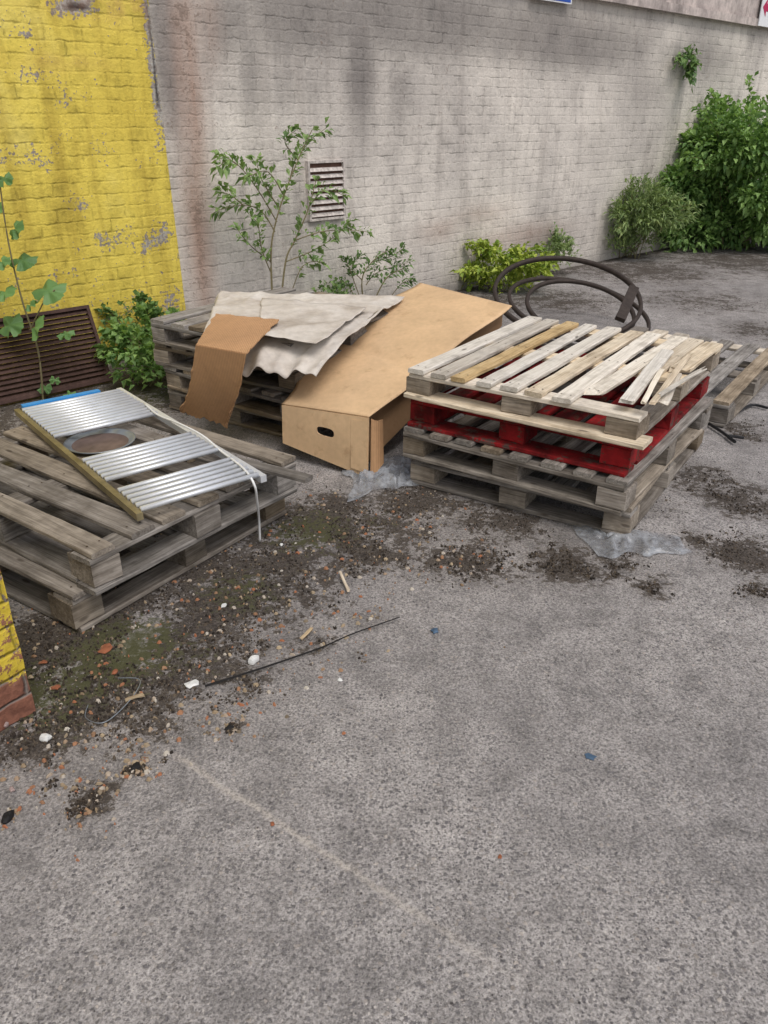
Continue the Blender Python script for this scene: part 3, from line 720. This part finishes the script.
def bush(name,c,rad,n,size,mat,label,cat,lumps=14,asp=.42,stems=8,updir=.6,group=None,seed=1,lsz=(.28,.5),reach=(.35,.78),core=.7,loose=1.08,sprigs=0,low=0):
    rg=np.random.default_rng(seed)
    e=empty(name,(c[0],c[1],0),0,label,cat,group); c=np.array(c); rad=np.array(rad); ce=np.array([c[0],c[1],0])
    P=[];D=[]
    ctr=[]
    for i in range(lumps):
        d=rg.normal(size=3); d/=np.linalg.norm(d)
        ctr.append((d*rad*rg.uniform(*reach),rg.uniform(*lsz)))
    if core: ctr.append((np.zeros(3),core))
    def add(p,dd_):
        q=(p+ce-W0_np)@WN_np
        if q<.03: p=p+WN_np*(.05-q+rg.uniform(0,.15))
        if p[2]<.02: return
        P.append(p); D.append(dd_)
    for i in range(n):
        cc,rr=ctr[rg.integers(len(ctr))]
        d=rg.normal(size=3); d/=np.linalg.norm(d)
        p=cc+d*rad*rr*rg.uniform(.55,loose)+np.array([0,0,c[2]])
        add(p,d+np.array([0,0,updir])+rg.normal(size=3)*.4)
    parts=[]
    for i in range(stems):
        cc,rr=ctr[i%len(ctr)]
        p0=Vector((rg.normal()*rad[0]*.12,rg.normal()*rad[1]*.12,0)); p1=Vector((cc[0],cc[1],cc[2]+c[2]))
        if p1.z<.05: p1.z=.1
        mid=p0.lerp(p1,.5)+Vector((rg.normal()*.04,rg.normal()*.04,.05))
        parts.append(tube(smoothline([p0,mid,p1],4),.012*max(.4,rad[2]),5,.4))
    for i in range(sprigs):
        d=rg.normal(size=3); d[2]=abs(d[2])*.8+.15; d/=np.linalg.norm(d)
        p0=d*rad*.6+np.array([0,0,c[2]]); p1=p0+d*rad*rg.uniform(.35,.65); p1[2]+=rg.uniform(-.1,.12)*rad[2]
        L=smoothline([Vector(p0),Vector((p0+p1)/2)+Vector((0,0,.08*rad[2])),Vector(p1)],6)
        if (np.array(L[-1])+ce-W0_np)@WN_np<.05: continue
        parts.append(tube(L,.005,4,.4))
        for q in L:
            for k in range(5):
                add(np.array(q)+rg.normal(size=3)*size*.3,np.array(L[-1]-L[0])/np.linalg.norm(np.array(L[-1]-L[0]))+rg.normal(size=3)*.6)
    V,Fc=leaves(np.array(P),np.array(D),size,asp)
    mk('foliage',V,Fc,mat,e)
    mk('stem',*join(parts),M['stem'],e)
    return e
bc=g(716,242)
bush('leafy_shrub',(bc.x+.10,bc.y-.45,.76),(1.6,.95,.94),23000,.082,M['leaf_dark'],'large dense bright green shrub against the wall at the far right','shrub',50,.30,14,.2,seed=3,lsz=(.14,.34),reach=(.45,.92),core=.6,loose=1.22,sprigs=90)
bc=g(628,256)
bush('tall_weed',(bc.x-.02,bc.y-.15,.34),(.58,.45,.44),1900,.085,M['leaf_grass'],'ragged grey-green weed clump at the wall foot left of the large shrub','weed',20,.12,14,1.3,seed=4,lsz=(.18,.4),reach=(.2,.8),core=.7,loose=1.4,sprigs=80)
bc=g(500,292)
bush('low_plant',(bc.x+.02,bc.y+.1,.17),(.5,.3,.24),1000,.07,M['leaf_yel'],'low yellow-green plant at the wall foot behind the cardboard box','plant',14,.26,8,.9,seed=5,lsz=(.2,.4),core=.4,loose=1.4,sprigs=26)
bc=g(545,272)
bush('low_plant',(bc.x,bc.y-.1,.16),(.3,.2,.22),350,.06,M['leaf_grass'],'thin green weed at the wall foot behind the iron hoops','plant',6,.2,6,1.2,seed=15,core=0,loose=1.5,sprigs=10)
bc=g(150,392)
bush('low_plant',(bc.x,bc.y+.15,.19),(.27,.25,.22),650,.055,M['leaf_dark'],'green weed clump between the rusty panel and the left stack','plant',12,.32,8,.6,seed=7,core=.4,loose=1.4,sprigs=20)
bc=g(140,360)
bush('low_plant',(bc.x,bc.y,.15),(.25,.2,.26),220,.05,M['leaf'],'thin green weed against the foot of the yellow wall','plant',8,.3,8,.9,seed=8,core=0,loose=1.5,sprigs=8)
bc=g(262,300)
bush('low_plant',(bc.x,bc.y,.12),(.35,.15,.2),300,.05,M['leaf_budd'],'sparse low weed beneath the spindly shrub','plant',8,.3,5,.9,seed=18,core=0,loose=1.4)
e=empty('wall_plant',w(687,58,.0),0,'small green plant growing out of a crack high on the grey wall','plant')
o0=np.array(e.location)
P=[];D=[];parts=[]
for k in range(9):
    tgt=np.array(w(675+rng.uniform(0,25),45+rng.uniform(0,38),.12+rng.uniform(0,.08)))-o0
    parts.append(tube([Vector((0,0,0)),Vector(tgt*.5)+Vector((0,0,.03)),Vector(tgt)],.004,4))
    for q in np.linspace(.3,1,22): P.append(tgt*q+rng.normal(size=3)*.025); D.append(tgt+rng.normal(size=3)*.2)
mk('foliage',*leaves(np.array(P),np.array(D),.075,.35),M['leaf'],e); mk('stem',*join(parts),M['stem'],e)

def branchy(name,label,cat,brs,off0,leafsz,mat,dens,asp=.25,sr=.008,skipp=0.0):
    root=Vector(w(brs[0][0][0],brs[0][0][1],off0)); root.z=0
    e=empty(name,root,0,label,cat); parts=[];P=[];D=[]
    for bi,b in enumerate(brs):
        n=len(b); sp=random.uniform(-.12,.14)
        pts=[Vector(w(x,y,off0+(sp*i/(n-1) if bi else .02*i)))-root for i,(x,y) in enumerate(b)]
        if bi==0 or b[0][1]>285: pts[0].z=0
        L=smoothline(pts,7); parts.append(tube(L,sr if bi<2 else sr*.6,5,.35))
        m=len(L)
        for i in range(m):
            if i<m*(.4 if b[0][1]>285 else .15): continue
            if random.random()<skipp: continue
            d=(L[min(i+1,m-1)]-L[max(i-1,0)]).normalized()
            for k in range(dens):
                s=Vector(rng.normal(size=3)); s=(s-d*s.dot(d)).normalized()
                for q in range(2):
                    P.append(np.array(L[i]+s*.014*(q*1.5+.3)+Vector(rng.normal(size=3))*.006)); D.append(np.array(s*.8+d*.8+Vector((0,0,-.1+.2*q))))
    mk('stem',*join(parts),M['stem'],e); mk('foliage',*leaves(np.array(P),np.array(D),leafsz,asp),mat,e); return e
brs=[[(272,300),(271,260),(275,225),(286,190),(298,160),(312,130)],
 [(276,300),(285,265),(295,240),(308,210),(316,180)],
 [(275,232),(262,212),(243,205),(216,211)],
 [(277,222),(258,190),(238,165),(216,152)],
 [(280,210),(262,180),(256,160)],
 [(290,178),(300,150),(326,128)],
 [(286,200),(268,172),(246,178)],
 [(296,240),(320,232),(345,230),(370,232)],
 [(285,262),(310,252),(330,240),(350,222)],
 [(271,262),(250,245),(238,230)],
 [(272,275),(262,250),(258,225),(250,215)],
 [(276,290),(300,270),(322,262)],
 [(298,160),(285,142),(296,130)],
 [(310,205),(325,190),(345,196)],[(238,165),(228,160),(218,168)],[(243,205),(232,196),(222,192)]]
branchy('wall_shrub','spindly shrub with arching leafy branches growing in front of the wall vent','shrub',brs,.3,.062,M['leaf_budd'],2,sr=.0085,skipp=.1)
brs=[[(365,300),(362,280),(372,262),(388,250)],[(368,300),(385,280),(404,268)],[(362,300),(348,285),(335,283)],[(366,285),(378,272),(410,262)],[(366,290),(350,270),(345,258)],[(380,300),(400,285),(412,280)],[(372,262),(392,256),(404,248)],[(362,280),(352,268),(360,256)]]
branchy('trailing_weed','dark trailing weed stems against the wall foot above the dust sheet','weed',brs,.2,.05,M['leaf'],3,.24)
# large leafed vine left
e=empty('vine',g(42,402,.0)+Vector((0,.02,0)),0,'climbing vine with large lobed green leaves in front of the rusty panel','vine')
ro=Vector(e.location)
def vp(px,py,dep=0):
    r=ray(px,py); c=Vector((0,0,H)); t_=(ro.y+dep)/r.y; return c+r*t_-ro
st1=smoothline([Vector((0,0,0)),vp(38,350),vp(22,300),vp(8,240),vp(-2,170)],8)
st2=smoothline([vp(30,330),vp(45,300),vp(55,290)],5)
mk('stem',*join([tube(st1,.006,6,.6),tube(st2,.004,5)]),M['stem'],e)
V=[];Fc=[]
for (px,py,sz) in [(48,290,.16),(35,327,.14),(10,325,.13),(66,334,.08),(15,229,.10),(22,260,.13),(5,292,.11),(4,179,.08),(-8,210,.1),(30,305,.07),(45,388,.07),(55,380,.05),(2,262,.08),(70,395,.06)]:
    c=vp(px,py,random.uniform(-.06,.02)); a=random.uniform(-.9,.9); tl=random.uniform(.2,1.0)
    Rm=Matrix.Rotation(a,3,'Z')@Matrix.Rotation(tl,3,'X')@Matrix.Rotation(random.uniform(-.5,.5),3,'Y')
    b=len(V); n=30
    V.append(c)
    for lay in (.5,1.0):
        for k in range(n):
            an=2*math.pi*k/n
            rr=sz*.64*(1+(.13*math.cos(5*an)+.05*math.cos(15*an))*lay)*(.9 if k else .35)*lay
            V.append(c+Rm@Vector((rr*math.sin(an),-rr*math.cos(an),-.25*rr*lay+.012*math.cos(5*an)+random.uniform(-.003,.003))))
    for k in range(n):
        k2=(k+1)%n
        Fc.append((b,b+1+k,b+1+k2)); Fc.append((b+1+k,b+1+n+k,b+1+n+k2,b+1+k2))
M['leaf_vine']=leafm('vine leaf',(.10,.20,.07),(.18,.33,.11),.3)
mk('foliage',V,Fc,M['leaf_vine'],e,True)

# ---------- debris ----------
def field_at(x,y,bl): return max(a*math.exp(-((x-bx_)**2+(y-by)**2)/(2*(r*.7)**2)) for bx_,by,r,a in bl)
def chips(n,smin,smax,mat,flat,thr,name,label,bl=blobs,frq=6,amp=.5):
    V=[];Fc=[];k=0;tries=0
    while k<n and tries<n*30:
        tries+=1
        b=random.choice(bl)
        x=b[0]+random.gauss(0,b[2]*.9); y=b[1]+random.gauss(0,b[2]*.9)
        if (x-W0.x)*WN.x+(y-W0.y)*WN.y<.05: continue
        f=field_at(x,y,bl)
        if mn.noise(Vector((x*frq,y*frq,2)))*amp+mn.noise(Vector((x*22,y*22,5)))*.5+f<thr: continue
        s=smin+(smax-smin)*random.random()**2
        a=random.random()*6.28; base=len(V); m=5
        c0,s0_=math.cos(a),math.sin(a); el=random.uniform(.35,1)
        for lay,(zz,sc) in enumerate(((-.003,1),(s*flat,.6))):
            for q in range(m):
                t_=2*math.pi*q/m+random.uniform(-.3,.3); px_,py_=s*sc*math.cos(t_),s*el*sc*math.sin(t_)
                V.append((x+px_*c0-py_*s0_,y+px_*s0_+py_*c0,zz+random.uniform(0,.3)*s*flat))
        for q in range(m): Fc.append((base+q,base+(q+1)%m,base+m+(q+1)%m,base+m+q))
        Fc.append(tuple(base+m+q for q in range(m))); k+=1
    return tag(mk(name,V,Fc,mat),label,'debris',kind='stuff')
def chipmat(name,stops):
    t=NT(name); r=t.n('NewGeometry',out=8); t.col(t.ramp(r,stops)); return t.m
cm1=chipmat('dark soil crumbs',[(0,(.02,.016,.013)),(.6,(.055,.042,.032)),(1,(.14,.11,.08))])
cm2=chipmat('mixed chips',[(0,(.5,.46,.4)),(.25,(.30,.2,.12)),(.45,(.36,.14,.07)),(.6,(.22,.16,.1)),(.8,(.42,.33,.22)),(1,(.1,.08,.06))])
chips(10000,.0015,.007,cm1,.35,.66,'soil_debris','dark crumbly soil and leaf litter scattered round the pallets')
near=[b for b in blobs if b[1]<3.6]
cb2=[b for b in near if b[0]<.3]
chips(1300,.0025,.011,cm2,.3,.3,'wood_chip_debris','small pale and orange chips of wood and brick scattered on the dirt',bl=cb2)
V=[];Fc=[]
cm3=chipmat('grit',[(0,(.05,.045,.045)),(.5,(.2,.18,.17)),(1,(.4,.36,.33))])
for k in range(2600):
    x=random.uniform(-1.6,2.2); y=random.uniform(.55,4.5); s=random.uniform(.0015,.004); b=len(V)
    for q in range(4):
        V.append((x+s*math.cos(q*1.57+x*9),y+s*math.sin(q*1.57+x*9)*random.uniform(.6,1),-.002))
    V.append((x+s*.2,y,s*.8))
    for q in range(4): Fc.append((b+q,b+(q+1)%4,b+4))
tag(mk('loose_grit',V,Fc,cm3),'fine loose grit scattered across the open concrete','grit',kind='stuff')
M['paperw']=simple('dirty white plaster',(.68,.68,.66),.7,0,.25,30); M['brickp']=simple('orange brick chip',(.30,.11,.055),.85,0,.4,40,.4); M['bluep']=simple('faded blue plastic',(.07,.12,.19),.5,0,.4,30); M['blackl']=simple('black tarry lump',(.012,.011,.011),.7,0,.3,40,.5); M['pinkst']=simple('pinkish stone',(.36,.27,.25),.85,0,.35,40,.4)
def lump(px,py,s,flat,mat,name,label,cat,el=.7,rot=None,seed=0):
    c=g(px,py); n=9; V=[];Fc=[]; a=random.random()*6.28 if rot is None else rot
    lay=[(0,1.0),(.45,1.05),(.85,.8),(1,.45)]
    jj=[random.uniform(.6,1.25) for _ in range(n)]
    for (zz,sc) in lay:
        for q in range(n):
            t_=2*math.pi*q/n; r=s*sc*jj[q]*random.uniform(.93,1.07); x,y=r*math.cos(t_),r*el*math.sin(t_)
            V.append((x*math.cos(a)-y*math.sin(a),x*math.sin(a)+y*math.cos(a),-.004+(zz*s*flat+.004)*random.uniform(.85,1.1)))
    for i in range(3):
        for q in range(n): Fc.append((i*n+q,i*n+(q+1)%n,(i+1)*n+(q+1)%n,(i+1)*n+q))
    Fc.append(tuple(3*n+q for q in range(n)))
    return tag(mk(name,V,Fc,mat,loc=c),label,cat)
lump(192,684,.022,.3,M['paperw'],'plaster_scrap','square white scrap on the dirt left of the long twig','scrap',.8)
lump(253,662,.020,.9,M['paperw'],'plaster_lump','white lump touching the left part of the long twig','scrap')
lump(46,739,.018,.7,M['paperw'],'plaster_lump','white lump near the foot of the brick pillar','scrap')
lump(224,606,.012,.6,M['paperw'],'plaster_scrap','tiny white scrap in front of the left pallet stack','scrap')
lump(281,545,.010,.6,M['paperw'],'plaster_scrap','tiny white scrap just below the end of the white cable','scrap')
lump(340,680,.009,.5,M['paperw'],'plaster_scrap','tiny white speck on bare concrete below the middle of the twig','scrap')
lump(435,631,.016,.4,M['bluep'],'plastic_scrap','small faded blue scrap right of the twig','scrap')
lump(590,757,.016,.06,M['bluep'],'plastic_scrap','faded blue scrap on the open concrete at right','scrap')
lump(106,649,.026,.25,M['brickp'],'brick_fragment','larger orange brick fragment in front of the left stack','brick piece')
lump(56,688,.014,.5,M['brickp'],'brick_fragment','orange brick chip right of the pillar','brick piece')
lump(115,672,.010,.5,M['brickp'],'brick_fragment','small orange brick chip just below the larger fragment','brick piece')
lump(44,662,.012,.4,M['brickp'],'brick_fragment','orange chip close to the bottom pallet corner at the pillar','brick piece')
lump(272,824,.007,.5,M['brickp'],'brick_fragment','tiny orange chip alone on the open concrete below the scraps','brick piece')
lump(500,857,.006,.5,M['brickp'],'brick_fragment','tiny orange chip on the open concrete in the lower right','brick piece')
lump(7,819,.020,.6,M['blackl'],'dirt_lump','black lump on the concrete at the left edge','lump')
lump(136,767,.018,.4,M['blackl'],'dirt_lump','flat black lump below the mossy patch','lump')
lump(230,728,.014,.5,M['blackl'],'dirt_lump','small black lump on concrete left of centre','lump')
lump(22,712,.018,.9,M['pinkst'],'stone','round pinkish stone against the pillar foot','stone')
lump(8,722,.022,.8,M['pinkst'],'stone','pinkish stone against the pillar foot at the left edge','stone')
lump(12,790,.010,.8,M['pinkst'],'stone','small pale stone near the left edge above the black lump','stone')
for (x0,y0,x1,y1,lab) in [(340,572,349,592,'short pale wood splinter standing out on the dirt in front of the pallets'),(300,640,312,628,'small tan wood splinter above the twig'),(125,700,145,694,'tan wood splinter on the mossy ground near the pillar')]:
    a=g(x0,y0,.01);b=g(x1,y1,.012);d=b-a
    tag(board('wood_splinter',d.length,.011,.006,M['tan_wood'],None,(a+b)/2,math.atan2(d.y,d.x),ragged=(.01,.01)),lab,'splinter')
tw=smoothline([g(205,686,.008),g(262,668,.014),(g(320,648,.01)),g(352,634,.016),g(400,617,.012)],6)
tag(mk('twig',*tube(tw,.0034,6,.5),M['blackl']),'long thin dark twig lying across the concrete in the middle','twig')
wr=smoothline([g(88,705,.006),g(86,718,.006),g(105,722,.006),g(130,700,.01),g(140,680,.02),g(118,678,.02)],7)
tag(mk('wire',*tube(wr,.0014,5),M['dish']),'thin curled grey wire near the pillar foot','wire')
